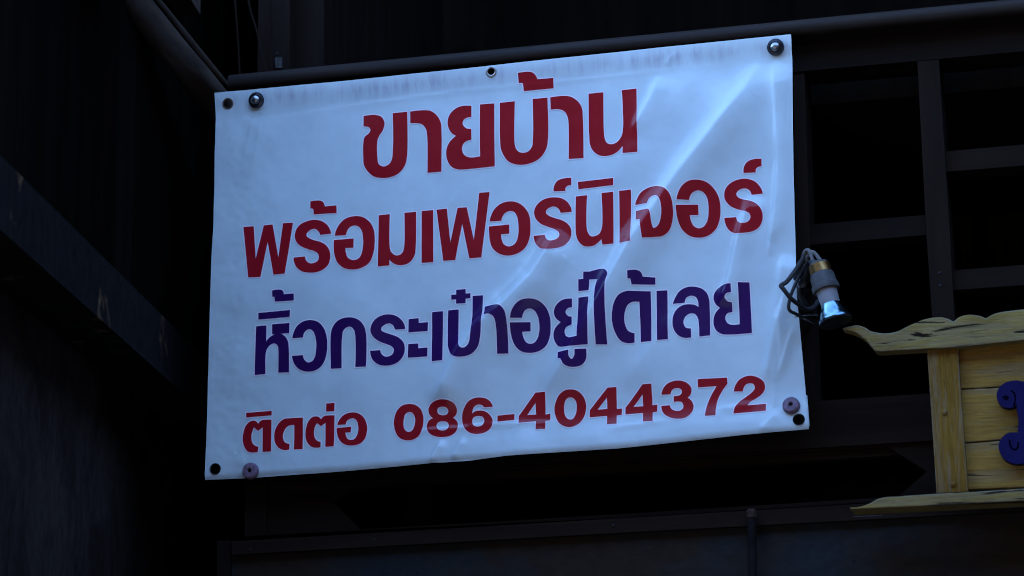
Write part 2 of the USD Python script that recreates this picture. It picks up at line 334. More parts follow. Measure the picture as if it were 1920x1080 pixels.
while k < S1 - .1:
    np_('wall_plank', wbox(k, k + .128, -.05, -.022 + .004 * rng.random(), zt, 3.3 if k < -.55 else ZN if k < .02 else 5.8), 'neighbour_plank'); k += .132
np_('soffit', wbox(S0, S1, min(offp, -.11) - .02, -.102, zbm + .02, zbm + .05), 'black_wood')
np_('plaster_wall', wbox(S0, S1, offp - .2, offp, 0, zbm + .018), 'plaster')
np_('inner_wall', wbox(S0, -.56, -.5, -.06, zbm + .06, 3.3), 'black_wood')
np_('inner_wall', wbox(-.557, .08, -.5, -.06, zbm + .06, ZN), 'black_wood')
np_('inner_wall', wbox(.083, S1, -.5, -.06, zbm + .06, 5.8), 'black_wood')
np_('end_wall', wbox(S1 + .002, S1 + .1, -.6, 1.6, 0, 7.0), 'black_wood')
np_('roof', wbox(S0 - .06, -.56, -1.2, .03, 3.303, 3.35), 'old_roof')
np_('roof', wbox(-.555, .08, -1.2, .03, ZN + .003, ZN + .05), 'old_roof')
np_('roof', wbox(.085, S1 + .0, -1.2, .03, 5.803, 5.85), 'old_roof')

# ------------------------------------------------------------------ dark shophouses across the street, behind the viewer
op = thing('shophouse_row', 'long row of dark wooden shophouses across the street behind the viewer', 'house', (0, -11, 0))
obj('wall', bx(-16, 18, -14, -11, 0, 9.8), 'dark_wood_upright', op)
obj('roof', trimesh.convex.convex_hull(np.array([(-16.4, -10.4, 9.8), (18.4, -10.4, 9.8), (-16.4, -14.6, 9.8), (18.4, -14.6, 9.8), (-16.4, -12.5, 11.0), (18.4, -12.5, 11.0)])), 'old_roof', op)
for k in range(12):
    obj('door', bx(-15.4 + 2.8 * k, -13.4 + 2.8 * k, -10.99, -10.95, .1, 2.6), 'black_wood', op)

# ------------------------------------------------------------------ banner
YBN = -.058
W = lambda px, py: at(np.asarray(px, float), np.asarray(py, float), YBN)
def outline(txt, ox=0., oy=0., s=6.):                    # points 'x,y' (corners) and 'x,y~' (smooth), in a 6x enlargement whose corner is (ox, oy)
    P, sm = [], []
    for w in txt.split():
        sm.append(w.endswith('~')); a_, b_ = w.rstrip('~').split(','); P.append((ox + float(a_) / s, oy + float(b_) / s))
    P = np.array(P); n = len(P); out = []
    for i in range(n):
        j = (i + 1) % n; b, c = P[i], P[j]
        if not sm[i] and not sm[j]: out.append(b); continue
        a_ = P[i - 1] if sm[i] else None; d_ = P[(j + 1) % n] if sm[j] else None
        dt = math.sqrt(np.linalg.norm(c - b)) + 1e-9
        def tan(p, q, r):                                # centripetal tangent at q
            t1, t2 = math.sqrt(np.linalg.norm(q - p)) + 1e-9, math.sqrt(np.linalg.norm(r - q)) + 1e-9
            return (q - p) / t1 - (r - p) / (t1 + t2) + (r - q) / t2
        mc = tan(b, c, d_) * dt if d_ is not None else None
        mb = tan(a_, b, c) * dt if a_ is not None else None
        if mb is None: mb = 1.5 * (c - b) - .5 * mc
        if mc is None: mc = 1.5 * (c - b) - .5 * mb
        for t in np.linspace(0, 1, 7, endpoint=False):
            out.append((2 * t**3 - 3 * t**2 + 1) * b + (t**3 - 2 * t**2 + t) * mb + (-2 * t**3 + 3 * t**2) * c + (t**3 - t**2) * mc)
    return np.array(out)

RIDGES = [  # polyline in the photograph, height (mm, towards the street), half width (px)
    ([(1440, 100), (1400, 170), (1330, 260), (1275, 330), (1225, 400), (1190, 450), (1150, 520), (1105, 600), (1060, 680), (1010, 760)], 8.0, 22),
    ([(1060, 430), (1035, 465), (1000, 520), (950, 570), (900, 610), (868, 655), (845, 700), (828, 732), (806, 768)], 8.0, 18),
    ([(1408, 360), (1404, 390), (1393, 425), (1382, 465), (1370, 520), (1350, 580)], 4.2, 12),
    ([(1452, 110), (1458, 200), (1462, 300), (1456, 400), (1446, 460)], 4.0, 12),
    ([(1474, 470), (1458, 560), (1448, 640), (1436, 720)], 3.6, 12),
    ([(1447, 690), (1452, 730), (1454, 770)], 1.1, 4),
    ([(832, 822), (819, 848), (805, 876)], 2.1, 5),
    ([(1466, 560), (1452, 620), (1440, 692)], 1.2, 5), ([(1492, 600), (1474, 660), (1456, 716)], 1.3, 5), ([(1449, 420), (1444, 450), (1440, 485)], 1.2, 4), ([(1478, 480), (1487, 540), (1499, 610)], 1.2, 6),
    ([(872, 818), (860, 843), (848, 868)], 1.5, 5),
    ([(730, 814), (800, 805), (870, 800), (900, 796), (1060, 790)], .7, 3),
    ([(1130, 803), (1200, 795), (1260, 786)], .6, 4),
    ([(1345, 768), (1385, 762), (1420, 752)], .7, 4),
    ([(1462, 770), (1445, 790), (1425, 812)], 1.0, 6),
    ([(480, 210), (470, 250), (455, 310)], 1.1, 8),
    ([(490, 215), (486, 260), (470, 330)], 1.0, 8),
    ([(470, 205), (445, 240), (425, 285)], .9, 8),
    ([(412, 234), (500, 222), (700, 192), (850, 172), (1060, 152), (1250, 131), (1440, 112)], .35, 4),
    ([(1340, 110), (1230, 250), (1120, 400), (1000, 600)], 3.2, 60),
    ([(1245, 130), (1225, 180), (1180, 260)], 2.6, 11),
    ([(1268, 98), (1256, 112), (1248, 128)], .6, 4),
    ([(858, 352), (850, 370), (842, 388)], .35, 4),
    ([(462, 880), (452, 850), (458, 820)], .7, 6),
    ([(640, 400), (600, 560), (560, 700)], 1.5, 40),
    ([(1480, 520), (1462, 600), (1470, 700)], 2.0, 7),
    ([(1010, 500), (960, 600), (930, 700)], 2.0, 28),
    ([(1280, 560), (1240, 640), (1160, 740)], 3.0, 34),
    ([(470, 480), (455, 600), (440, 760)], 1.2, 24)]
TOP = ([404, 660, 922, 1200, 1484], [175.5, 152, 124.5, 95, 66]); BOT = ([385, 640, 806, 1160, 1518], [900, 884, 869, 842, 806])
def height(px, py):
    h = np.zeros_like(px)
    for pts, amp, sg in RIDGES:
        P = np.array(pts, float); seg = np.linalg.norm(np.diff(P, axis=0), axis=1); cum = np.concatenate([[0], np.cumsum(seg)])
        sel = (px > P[:, 0].min() - 4 * sg) & (px < P[:, 0].max() + 4 * sg) & (py > P[:, 1].min() - 4 * sg) & (py < P[:, 1].max() + 4 * sg)
        if not sel.any(): continue
        X = np.stack([px[sel], py[sel]], 1); best = np.full(len(X), 1e9); s = np.zeros(len(X)); side = np.zeros(len(X))
        for i in range(len(seg)):
            dvec = (P[i + 1] - P[i]) / seg[i]; t = np.clip((X - P[i]) @ dvec, 0, seg[i])
            dd = np.linalg.norm(X - P[i] - t[:, None] * dvec, axis=1); k = dd < best
            nu = np.array([dvec[1], -dvec[0]]); nu = nu if (nu[1] < -.15 or (abs(nu[1]) <= .15 and nu[0] < 0)) else -nu
            best[k] = dd[k]; side[k] = ((X - P[i]) @ nu)[k]; s[k] = (cum[i] + t)[k]
        u = s / cum[-1]; e0, e1 = (.14, .14) if amp > 3 else (.30, .32); taper = np.clip(np.minimum(u / e0, (1 - u) / e1), 0, 1); taper = taper * taper * (3 - 2 * taper)
        w = sg * (1.20 - .42 * np.tanh(side / (.4 * sg)))       # steep towards the sky, long and soft below
        q = best / w; sm = .5 + .5 * np.tanh(side / (.12 * sg))
        h[sel] += 2.15 * amp * (sm * np.exp(-1.25 * (np.sqrt(q ** 2 + .2) - .447)) + (1 - sm) * np.exp(-.5 * q ** 2)) * taper
    pts = np.stack([px, py, px * 0], -1)
    h += 16.0 * (meshkit.fbm(pts / 210. + 3.3, 3, 5) - .5)
    lft = np.clip((560 - px) / 120, 0, 1); low = np.clip((py - 760) / 90, 0, 1)
    h += 1.5 * (1.0 + 2.4 * lft + 1.0 * low) * (meshkit.fbm(pts / 46. + 7.7, 3, 9) - .5)
    h += .35 * (meshkit.fbm(pts / 14. + 1.7, 2, 21) - .5)
    yt = np.interp(px, *TOP); yb_ = np.interp(px, *BOT)
    t = np.clip((yt + 52 - py) / 52, 0, 1); h += 6.0 * t * t * (3 - 2 * t)
    d = yb_ - py; t = np.clip(1 - d / 85, 0, 1); h += (4 + 9 * np.clip((px - 700) / 300, 0, 1)) * t * t * (3 - 2 * t)
    t = np.clip(1 - d / 13, 0, 1); h -= 5.0 * t * t
    return h * .001
def surf(xz, off):                                       # points of the rippled sheet and its normals
    x, z = xz[:, 0], xz[:, 1]; e = .0012; px, py = topx(x, np.full_like(x, YBN), z)
    h = height(px, py)
    ax, ay = topx(x + e, np.full_like(x, YBN), z); hx = (height(ax, ay) - h) / e
    ax, ay = topx(x, np.full_like(x, YBN), z + e); hz = (height(ax, ay) - h) / e
    n = np.stack([-hx, -np.ones_like(x), -hz], 1); n /= np.linalg.norm(n, axis=1, keepdims=True)
    return np.stack([x, YBN - h, z], 1) + n * off, n, px, py
def tess(poly, cell):                                    # triangles of a polygon cut on a fixed grid
    x0, z0, x1, z1 = poly.bounds
    ix = np.arange(math.floor(x0 / cell), math.ceil(x1 / cell)); iz = np.arange(math.floor(z0 / cell), math.ceil(z1 / cell))
    A, B = (g_.ravel() * cell for g_ in np.meshgrid(ix, iz)); cells = shapely.box(A, B, A + cell, B + cell)
    shapely.prepare(poly)
    inside = shapely.contains_properly(poly, cells); cross = shapely.intersects(poly, cells) & ~inside
    a_, b_ = A[inside], B[inside]
    q = np.stack([np.stack([a_, b_], 1), np.stack([a_ + cell, b_], 1), np.stack([a_ + cell, b_ + cell], 1), np.stack([a_, b_ + cell], 1)], 1).reshape(-1, 2)
    k = np.arange(len(a_))[:, None] * 4
    V = [q]; Fc = [np.vstack([k + [0, 1, 2], k + [0, 2, 3]])]; n = len(q)
    for g_ in shapely.intersection(poly, cells[cross]):
        for pg in getattr(g_, 'geoms', [g_]):
            if pg.geom_type != 'Polygon' or pg.area < 1e-11: continue
            v_, f_ = trimesh.creation.triangulate_polygon(shapely.geometry.polygon.orient(pg), engine='earcut')
            V.append(v_); Fc.append(f_ + n); n += len(v_)
    V = np.vstack(V); Fc = np.vstack(Fc)
    u, inv = np.unique(np.round(V, 7), axis=0, return_inverse=True); Fc = inv.reshape(-1)[Fc]
    ar = np.cross(u[Fc[:, 1]] - u[Fc[:, 0]], u[Fc[:, 2]] - u[Fc[:, 0]]); Fc = Fc[np.abs(ar) > 1e-13]; ar = ar[np.abs(ar) > 1e-13]
    Fc[ar < 0] = Fc[ar < 0][:, ::-1]
    return u, Fc
def sheet(name, poly, off, cell, m_, parent, thick=0., stain=False):
    v, f = tess(poly, cell); p, n, px, py = surf(v, off)
    pts, nn, ff = [p], [n], [f]
    if thick:
        k = len(p); pts.append(p - n * thick); nn.append(-n); ff.append(f[:, ::-1] + k)
        e = np.sort(np.vstack([f[:, [0, 1]], f[:, [1, 2]], f[:, [2, 0]]]), 1); d_e = np.vstack([f[:, [0, 1]], f[:, [1, 2]], f[:, [2, 0]]])
        _, i_, c_ = np.unique(e, axis=0, return_index=True, return_counts=True); be = d_e[i_[c_ == 1]]
        A = p[be[:, 0]]; B = p[be[:, 1]]; A2 = A - n[be[:, 0]] * thick; B2 = B - n[be[:, 1]] * thick
        q = np.stack([A, A2, B2, B], 1).reshape(-1, 3); sn = np.cross(A2 - A, B - A); sn /= np.linalg.norm(sn, axis=1, keepdims=True) + 1e-12
        kk = 2 * k + np.arange(len(A))[:, None] * 4
        pts.append(q); nn.append(np.repeat(sn, 4, 0)); ff += [kk + [0, 1, 2], kk + [0, 2, 3]]
    P, N, T = np.vstack(pts), np.vstack(nn), np.vstack(ff)
    pr = obj_n(name, P, T, N, m_, parent)
    if stain:
        qx, qy = topx(P[:, 0], P[:, 1], P[:, 2]); d = qy - np.interp(qx, *TOP)
        s = np.clip(1 - np.abs(d - 18) / 24, 0, 1) * np.interp(qx, [404, 480, 620, 760, 1000, 1250, 1484], [.25, .7, .9, 1., .7, .9, .6])
        UsdGeom.PrimvarsAPI(UsdGeom.Mesh(pr)).CreatePrimvar('stain', Sdf.ValueTypeNames.FloatArray, 'vertex').Set(Vt.FloatArray.FromNumpy(s.astype(np.float32)))
    return pr

EDGE = [(404, 175.5), (660, 152), (922, 124.5), (1200, 95), (1484, 66), (1486, 130), (1488, 300), (1491, 440), (1495, 560), (1504, 660), (1511, 738), (1518, 806),
        (1400, 817), (1160, 842), (950, 856), (880, 865), (806, 869), (640, 884), (500, 894), (385, 900), (389, 800), (393, 640), (395, 560), (397, 500), (401, 430), (403, 300), (405, 225)]
HOLES = [(428, 195, 8.5), (922.5, 136, 6.5), (405, 880, 9), (1499.5, 789, 9)]
bpoly = Polygon(W([a for a, b in EDGE], [b for a, b in EDGE])).simplify(0)
c0 = W(944, 480)
MPP = float(np.linalg.norm(W(945, 480) - c0))
hole_xy = [(W(a, b), r * MPP) for a, b, r in HOLES]
cutp = bpoly
for c, r in hole_xy: cutp = cutp.difference(Point(c).buffer(r, 12))
bc = W(944, 870)
banner = thing('vinyl_banner', 'white vinyl banner with red and blue Thai sale lettering nailed to the house front', 'banner', (bc[0], YBN, bc[1]))
sheet('cloth', cutp, 0, .0036, 'banner_vinyl', banner, thick=.0006, stain=True)
# folded flap of the hem at the lower right corner
fl = W([1509.5, 1513.5, 1519.5, 1517], [741, 740.5, 799, 806])
tag(sheet('hem_flap', Polygon(fl), -.0022, .0036, 'banner_vinyl', banner, thick=.0006))
for (c, r), mt_, wd in zip(hole_xy, ['grommet_rust', 'grommet_steel', 'hole_black', 'hole_black'], [.0028, .0042, .0018, .0018]):
    p, n, _, _ = surf(np.array([c]), 0.0006)
    ring = trimesh.creation.torus(r + wd * .45, wd * .55, 28, 8); ring.apply_scale((1, 1, .5))
    T = trimesh.geometry.align_vectors([0, 0, 1], n[0]); T[:3, 3] = p[0]; ring.apply_transform(T)
    obj('grommet', ring, mt_, banner, smooth=True)

GLYPHS = []
def G(col, ox, oy, txt, *holes):
    GLYPHS.append((col, [outline(t, ox, oy) for t in (txt,) + holes]))
r_, b_ = 'ink_red', 'ink_blue'
G(r_, 670, 160, "70,345 200,333~ 270,355~ 305,415~ 290,500~ 245,570~ 225,625~ 225,820~ 240,885~ 295,912~ 350,890~ 380,850~ 395,790~ 400,313 560,297 555,800~ 530,900~ 470,980~ 385,1025~ 280,1040~ 180,1020~ 110,960~ 72,890~ 65,800~ 68,640~ 85,580~ 130,540~ 148,505~ 135,475~ 110,465~ 70,463")
G(r_, 670, 160, "595,295 760,280~ 830,290~ 895,340~ 935,410~ 945,500~ 942,968 785,980 783,560~ 770,490~ 730,440~ 680,425~ 595,425")
G(r_, 670, 160, "1283,230 1160,237~ 1080,280~ 1030,345~ 1015,420~ 1030,490~ 1065,540~ 1110,567 1050,620~ 1010,690~ 998,770~ 1015,850~ 1060,915~ 1130,942~ 1230,939~ 1545,908 1540,203 1380,215 1380,797 1260,808~ 1205,785~ 1175,720~ 1190,660~ 1225,628~ 1283,612 1280,490 1225,482~ 1185,435~ 1200,385~ 1240,362~ 1283,357")
G(r_, 930, 130, "45,378 212,360 212,840~ 225,890~ 260,930~ 320,940~ 370,920~ 410,865~ 418,800~ 415,335 580,320 583,820~ 560,910~ 505,990~ 430,1040~ 330,1070~ 230,1070~ 140,1035~ 85,965~ 55,890~ 48,800~")
G(r_, 930, 130, "255,50 385,38~ 430,52~ 460,90~ 470,118 648,102 650,215 315,247 308,165 290,158~ 260,160")
G(r_, 930, 130, "612,318 770,300~ 850,312~ 930,370~ 968,445~ 975,520~ 987,1000 820,1010 815,590~ 800,520~ 765,470~ 700,448~ 618,455")
G(r_, 930, 130, "1043,275 1208,260 1215,690~ 1225,780~ 1255,835~ 1310,848~ 1365,825~ 1410,770~ 1430,700~ 1418,238 1583,220 1600,940 1432,952 1430,870 1390,920~ 1330,960~ 1240,980~ 1160,968~ 1095,920~ 1060,850~ 1050,760~")
G(r_, 440, 360, "102,397 215,385 243,755 330,378 428,367 496,740 545,352 655,345 570,922 445,935 375,565 297,960 160,965")
G(r_, 440, 360, "848,103 960,95~ 995,115~ 1012,160 1143,148 1145,235 887,250 883,195 870,184~ 850,185")
G(r_, 440, 360, "1087,470 965,485 945,445~ 905,415~ 855,425~ 815,460~ 810,495~ 840,520~ 900,545~ 970,565~ 1035,605~ 1075,670~ 1082,740~ 1065,815~ 1015,870~ 940,905~ 850,913~ 760,895~ 700,845~ 672,785~ 667,740 795,728 810,775~ 850,805~ 895,805~ 940,780~ 955,740~ 945,700~ 900,668~ 830,645~ 740,605~ 690,550~ 678,490~ 695,415~ 745,360~ 820,325~ 900,312~ 985,330~ 1045,375~ 1075,425~")
G(r_, 440, 360, "1130,495 1140,440~ 1180,360~ 1250,295~ 1360,268~ 1450,285~ 1525,345~ 1565,430~ 1577,550~ 1565,680~ 1520,790~ 1440,850~ 1340,875~ 1240,860~ 1165,800~ 1130,710~ 1120,600~ 1122,545 1340,523 1340,630 1250,632 1257,690~ 1280,745~ 1335,770~ 1390,755~ 1425,710~ 1445,620~ 1445,520~ 1430,440~ 1395,390~ 1345,375~ 1290,400~ 1262,450~ 1253,485")
G(r_, 690, 340, "120,380 243,367 243,730~ 258,790~ 305,830~ 355,825~ 390,790~ 405,730~ 408,352 537,340 532,760~ 520,830~ 475,900~ 410,935~ 330,938~ 275,915~ 240,880 240,945 113,957")
G(r_, 690, 340, "602,333 730,320 730,905 600,915")
G(r_, 690, 340, "770,318 885,305 925,690 1005,297 1107,288 1190,660 1250,128 1365,118 1275,855 1140,865 1058,475 980,882 845,892")
G(r_, 690, 340, "1368,450 1380,395~ 1420,315~ 1495,250~ 1600,225~ 1695,245~ 1770,305~ 1815,385~ 1830,510~ 1820,640~ 1775,745~ 1690,810~ 1580,837~ 1480,815~ 1405,755~ 1372,670~ 1362,560~ 1362,508 1590,487 1590,590 1497,595 1505,655~ 1530,710~ 1585,733~ 1640,715~ 1675,670~ 1695,580~ 1693,480~ 1680,400~ 1645,345~ 1595,333~ 1545,355~ 1512,400~ 1500,443")
G(r_, 930, 320, "857,467 730,477 705,430~ 660,405~ 610,415~ 570,445~ 565,480~ 600,510~ 660,535~ 740,560~ 805,598~ 845,650~ 855,720~ 835,795~ 780,860~ 700,895~ 600,908~ 520,890~ 460,835~ 435,780~ 428,738 555,728 575,775~ 620,803~ 665,800~ 710,770~ 722,730~ 705,690~ 655,660~ 580,632~ 500,595~ 445,535~ 430,470~ 450,405~ 500,350~ 570,315~ 660,302~ 745,315~ 805,355~ 845,415~")
G(r_, 930, 320, "650,235 655,180~ 690,120~ 750,92~ 848,82 848,165 810,172~ 785,195~ 783,230")
G(r_, 930, 320, "903,295 1030,282 1028,640~ 1040,700~ 1075,745~ 1125,745~ 1170,720~ 1195,670~ 1205,600~ 1197,262 1325,247 1333,832 1205,840 1197,778 1160,815~ 1110,850~ 1045,862~ 985,850~ 935,800~ 910,730~ 903,640~")
G(r_, 930, 320, "925,130 1325,92 1325,172 930,213")
G(r_, 930, 320, "1393,237 1525,222 1533,818 1405,828")
G(r_, 1150, 290, "255,577 270,520~ 315,440~ 390,390~ 490,370~ 580,395~ 650,460~ 680,550~ 688,650~ 675,770~ 635,870~ 560,930~ 480,945~ 345,960 318,750 268,750 268,650 360,637~ 415,640~ 432,670~ 452,800~ 470,852 510,830~ 540,780~ 560,690~ 560,600~ 545,530~ 515,490~ 470,480~ 420,505~ 395,563")
G(r_, 1150, 290, "730,527 745,470~ 785,390~ 860,325~ 960,305~ 1060,325~ 1140,395~ 1190,490~ 1207,620~ 1195,740~ 1150,845~ 1060,915~ 950,935~ 850,910~ 775,840~ 735,740~ 722,650~ 722,590 960,575 963,685 867,690 880,755~ 910,810~ 965,832~ 1015,815~ 1055,760~ 1073,680~ 1075,580~ 1060,490~ 1020,435~ 965,418~ 905,445~ 875,490~ 865,527")
G(r_, 1150, 290, "1680,437 1555,452 1535,405~ 1490,380~ 1430,390~ 1390,425~ 1385,455~ 1420,490~ 1500,515~ 1590,545~ 1650,595~ 1680,670~ 1678,740~ 1645,815~ 1580,865~ 1490,890~ 1390,892~ 1320,865~ 1270,800~ 1250,715 1385,705 1400,750~ 1440,778~ 1490,780~ 1535,750~ 1550,710~ 1535,670~ 1490,645~ 1410,620~ 1320,580~ 1265,520~ 1250,460~ 1265,390~ 1320,325~ 1400,285~ 1490,272~ 1575,292~ 1635,340~ 1670,395~")
G(r_, 1150, 290, "1467,208 1470,150~ 1500,95~ 1560,60~ 1668,48 1668,130 1625,143~ 1605,165~ 1603,200")
G(b_, 460, 530, "310,93 400,83~ 430,98~ 440,135 553,127 553,205 340,217 337,165 312,163")
G(b_, 460, 530, "155,347 510,312 508,388 155,420")
G(b_, 460, 530, "130,495 243,485 240,668 285,615~ 345,585 308,585 308,472 503,458 500,572 405,578 450,605~ 485,660~ 497,740~ 495,1010 375,1013 380,760~ 370,710~ 335,687~ 290,705~ 250,755~ 237,810~ 230,1030 113,1042")
G(b_, 460, 530, "537,630 550,570~ 590,495~ 660,445~ 745,428~ 830,450~ 890,515~ 920,600~ 928,700~ 915,820~ 875,920~ 810,980~ 710,1003~ 620,980~ 560,920~ 533,830 655,820 668,865~ 705,900~ 755,890~ 790,840~ 805,760~ 808,680~ 795,600~ 770,550~ 730,528~ 690,550~ 665,590~ 660,622")
G(b_, 460, 530, "967,970 970,590~ 985,520~ 1030,450~ 1100,408~ 1190,395~ 1275,420~ 1330,475~ 1358,560~ 1355,943 1237,948 1240,580~ 1225,530~ 1190,500~ 1150,505~ 1110,545~ 1095,610~ 1085,963")
G(b_, 460, 530, "1793,517 1680,525 1660,480~ 1620,455~ 1570,470~ 1530,505~ 1530,535~ 1570,560~ 1650,585~ 1720,615~ 1775,670~ 1793,740~ 1780,810~ 1740,870~ 1670,915~ 1560,932~ 1480,910~ 1425,855~ 1402,768 1515,757 1530,800~ 1570,830~ 1620,825~ 1660,795~ 1670,750~ 1645,715~ 1590,690~ 1520,665~ 1450,620~ 1410,550~ 1420,480~ 1460,415~ 1530,370~ 1620,355~ 1700,375~ 1755,420~ 1785,470~")
G(b_, 730, 530, "213,408 325,395 327,450 430,440 428,540 210,555")
G(b_, 730, 530, "210,690 322,682 323,737 428,728 425,828 208,843")
G(b_, 730, 530, "478,330 600,318 600,872 478,883")
G(b_, 730, 530, "660,310 780,300 783,640~ 793,700~ 830,748~ 875,745~ 910,710~ 930,650~ 937,570~ 938,150 1055,143 1055,480~ 1045,610~ 1015,730~ 950,810~ 870,845~ 780,850~ 710,815~ 670,740~ 660,650~")
G(b_, 730, 530, "750,80 857,70 858,122 912,117 912,172 858,180 858,228 750,235 750,185 695,190 695,137 750,132")
G(b_, 730, 530, "1085,278 1200,265~ 1265,275~ 1315,325~ 1335,395~ 1345,800 1220,805 1215,450~ 1195,400~ 1150,372~ 1085,375")
G(b_, 730, 530, "1380,413 1395,350~ 1440,270~ 1510,215~ 1610,198~ 1700,220~ 1770,285~ 1810,380~ 1820,490~ 1810,610~ 1770,710~ 1690,770~ 1590,792~ 1490,775~ 1420,710~ 1385,610~ 1375,520~ 1377,463 1597,452 1597,553 1505,560 1515,620~ 1550,680~ 1595,692~ 1640,675~ 1675,625~ 1693,550~ 1693,460~ 1680,385~ 1645,325~ 1595,303~ 1545,325~ 1520,365~ 1508,408")
G(b_, 940, 500, "803,367 710,378~ 650,415~ 610,470~ 600,530~ 620,585~ 675,628 630,670~ 600,720~ 592,790~ 610,850~ 650,900~ 720,912~ 990,887 993,347 877,357 872,800 780,808~ 735,785~ 720,735~ 735,690~ 803,660 800,568 760,562~ 730,520~ 750,478~ 803,463")
G(b_, 940, 500, "875,152 930,148 932,65 1000,65~ 1060,50~ 1120,38~ 1180,45~ 1215,95~ 1205,140~ 1190,200~ 1197,880 1075,885 1067,300~ 1074,220~ 1095,155 1000,155 995,272 877,283")
G(b_, 940, 500, "648,970 778,955 780,1020~ 812,1058~ 840,1020~ 845,948 970,938 965,1050~ 920,1115~ 820,1143~ 725,1115~ 685,1050~ 672,1043 648,1040")
G(b_, 1120, 490, "603,340 612,900 493,910 478,460 400,465~ 350,500~ 320,570~ 308,650~ 318,720~ 345,780~ 390,805~ 420,810 420,915 330,920~ 260,890~ 205,800~ 180,700~ 180,600~ 205,480~ 260,390~ 340,350~ 420,345~")
G(b_, 1120, 490, "355,125 450,113~ 495,130~ 520,183 655,185 655,265 397,272 390,212 357,208")
G(b_, 1120, 490, "667,335 787,325 800,880 678,890")
G(b_, 1120, 490, "850,478 870,420~ 920,340~ 990,295~ 1075,283~ 1170,305~ 1230,355~ 1258,430~ 1265,560~ 1270,835 1150,848 1142,690~ 1130,635~ 1100,595~ 1055,585~ 1005,610~ 975,660~ 975,710~ 1000,750~ 1055,758 1058,860 990,865~ 920,840~ 870,780~ 850,690~ 862,600~ 905,530~ 970,490~ 1050,482~ 1100,492~ 1138,515 1130,440~ 1105,400~ 1050,385~ 1000,410~ 980,465")
G(b_, 1120, 490, "1508,258 1420,275~ 1350,320~ 1315,375~ 1312,430~ 1335,485~ 1383,523 1335,575~ 1310,640~ 1312,720~ 1345,785~ 1410,820~ 1480,825~ 1740,805 1713,240 1587,243 1603,708 1510,715~ 1465,695~ 1440,640~ 1460,590~ 1520,570 1518,465 1470,455~ 1438,410~ 1455,375~ 1512,355")
G(r_, 440, 710, "133,388 418,363 418,413 135,438")
G(r_, 440, 710, "415,463 320,467~ 295,478~ 268,508 240,480~ 210,475~ 170,490~ 125,540~ 100,620~ 95,690~ 110,760~ 145,815~ 195,832~ 263,827 270,765 235,757~ 200,720~ 190,660~ 200,600~ 220,548 267,588 320,548 318,825 413,820")
G(r_, 440, 710, "770,440 767,793 670,798 673,520 615,528~ 575,560~ 548,620~ 545,665~ 565,715~ 620,737 617,800 560,805~ 500,780~ 460,725~ 447,650~ 460,570~ 500,500~ 560,455~ 620,447~")
G(r_, 440, 710, "1125,412 1120,763 1025,770 1025,498 972,535 930,500 905,545~ 893,610~ 905,670~ 935,703~ 972,712 970,773 905,778~ 850,755~ 810,700~ 798,620~ 810,540~ 840,470~ 880,432~ 920,425~ 945,430~ 973,458 1000,428~ 1025,418~")
G(r_, 440, 710, "1033,280 1125,273 1122,365 1030,370")
G(r_, 440, 710, "1157,522 1170,480~ 1215,420~ 1270,390~ 1340,380~ 1410,400~ 1460,450~ 1487,520~ 1490,590~ 1470,670~ 1425,725~ 1355,750~ 1280,752~ 1215,725~ 1170,670~ 1153,600~ 1152,558 1310,540 1308,603 1248,608 1255,645~ 1275,680~ 1315,692~ 1350,680~ 1380,635~ 1392,580~ 1390,530~ 1375,475~ 1340,447~ 1300,450~ 1265,475~ 1250,515")
G(r_, 720, 700, "290,345~ 350,355~ 410,400~ 440,480~ 440,560~ 425,640~ 385,710~ 320,748~ 240,752~ 170,720~ 130,655~ 112,570~ 120,490~ 150,415~ 210,360~", "275,435~ 315,440~ 345,485~ 350,545~ 335,610~ 310,650~ 270,660~ 235,635~ 218,580~ 222,520~ 240,460~")
G(r_, 720, 700, "665,298~ 740,310~ 800,350~ 822,410~ 810,465~ 775,498 820,540~ 833,600~ 810,660~ 760,700~ 680,718~ 590,712~ 520,680~ 483,620~ 485,570~ 510,525~ 550,505 510,460~ 500,400~ 530,345~ 590,310~", "660,375~ 705,385~ 725,425~ 705,460~ 655,470~ 610,455~ 598,415~ 615,385~", "660,538~ 710,550~ 730,590~ 710,630~ 655,645~ 605,625~ 590,585~ 610,550~")
G(r_, 720, 700, "1225,375 1125,382 1100,355~ 1050,352~ 1010,385~ 990,455 1020,430~ 1070,418~ 1140,430~ 1200,480~ 1225,545~ 1205,615~ 1150,665~ 1060,688~ 980,675~ 920,630~ 885,560~ 880,470~ 905,390~ 950,320~ 1020,280~ 1090,273~ 1160,290~ 1205,330~", "1060,478~ 1110,490~ 1130,535~ 1110,585~ 1055,603~ 1010,585~ 993,535~ 1010,495~")
G(r_, 720, 700, "1278,477 1468,458 1468,525 1278,545")
G(r_, 930, 690, "443,278 555,270 560,525 615,518 615,592 562,600 562,690 455,697 455,603 258,620 258,540", "445,392 453,525 350,531")
G(r_, 930, 690, "850,247~ 920,262~ 980,315~ 1012,395~ 1012,480~ 990,560~ 940,630~ 860,668~ 790,665~ 725,630~ 680,560~ 660,470~ 675,390~ 715,310~ 780,260~", "840,333~ 885,350~ 910,400~ 912,460~ 895,535~ 865,580~ 820,580~ 785,545~ 768,470~ 775,400~ 800,350~")
G(r_, 930, 690, "1255,220 1352,212 1358,462 1415,455 1415,525 1360,535 1362,632 1255,637 1252,540 1058,557 1058,475", "1248,330 1252,460 1143,470")
G(r_, 930, 690, "1650,185 1750,177 1760,420 1815,412 1815,492 1765,500 1768,603 1658,607 1655,505 1455,523 1455,445", "1648,295 1655,428 1545,437")
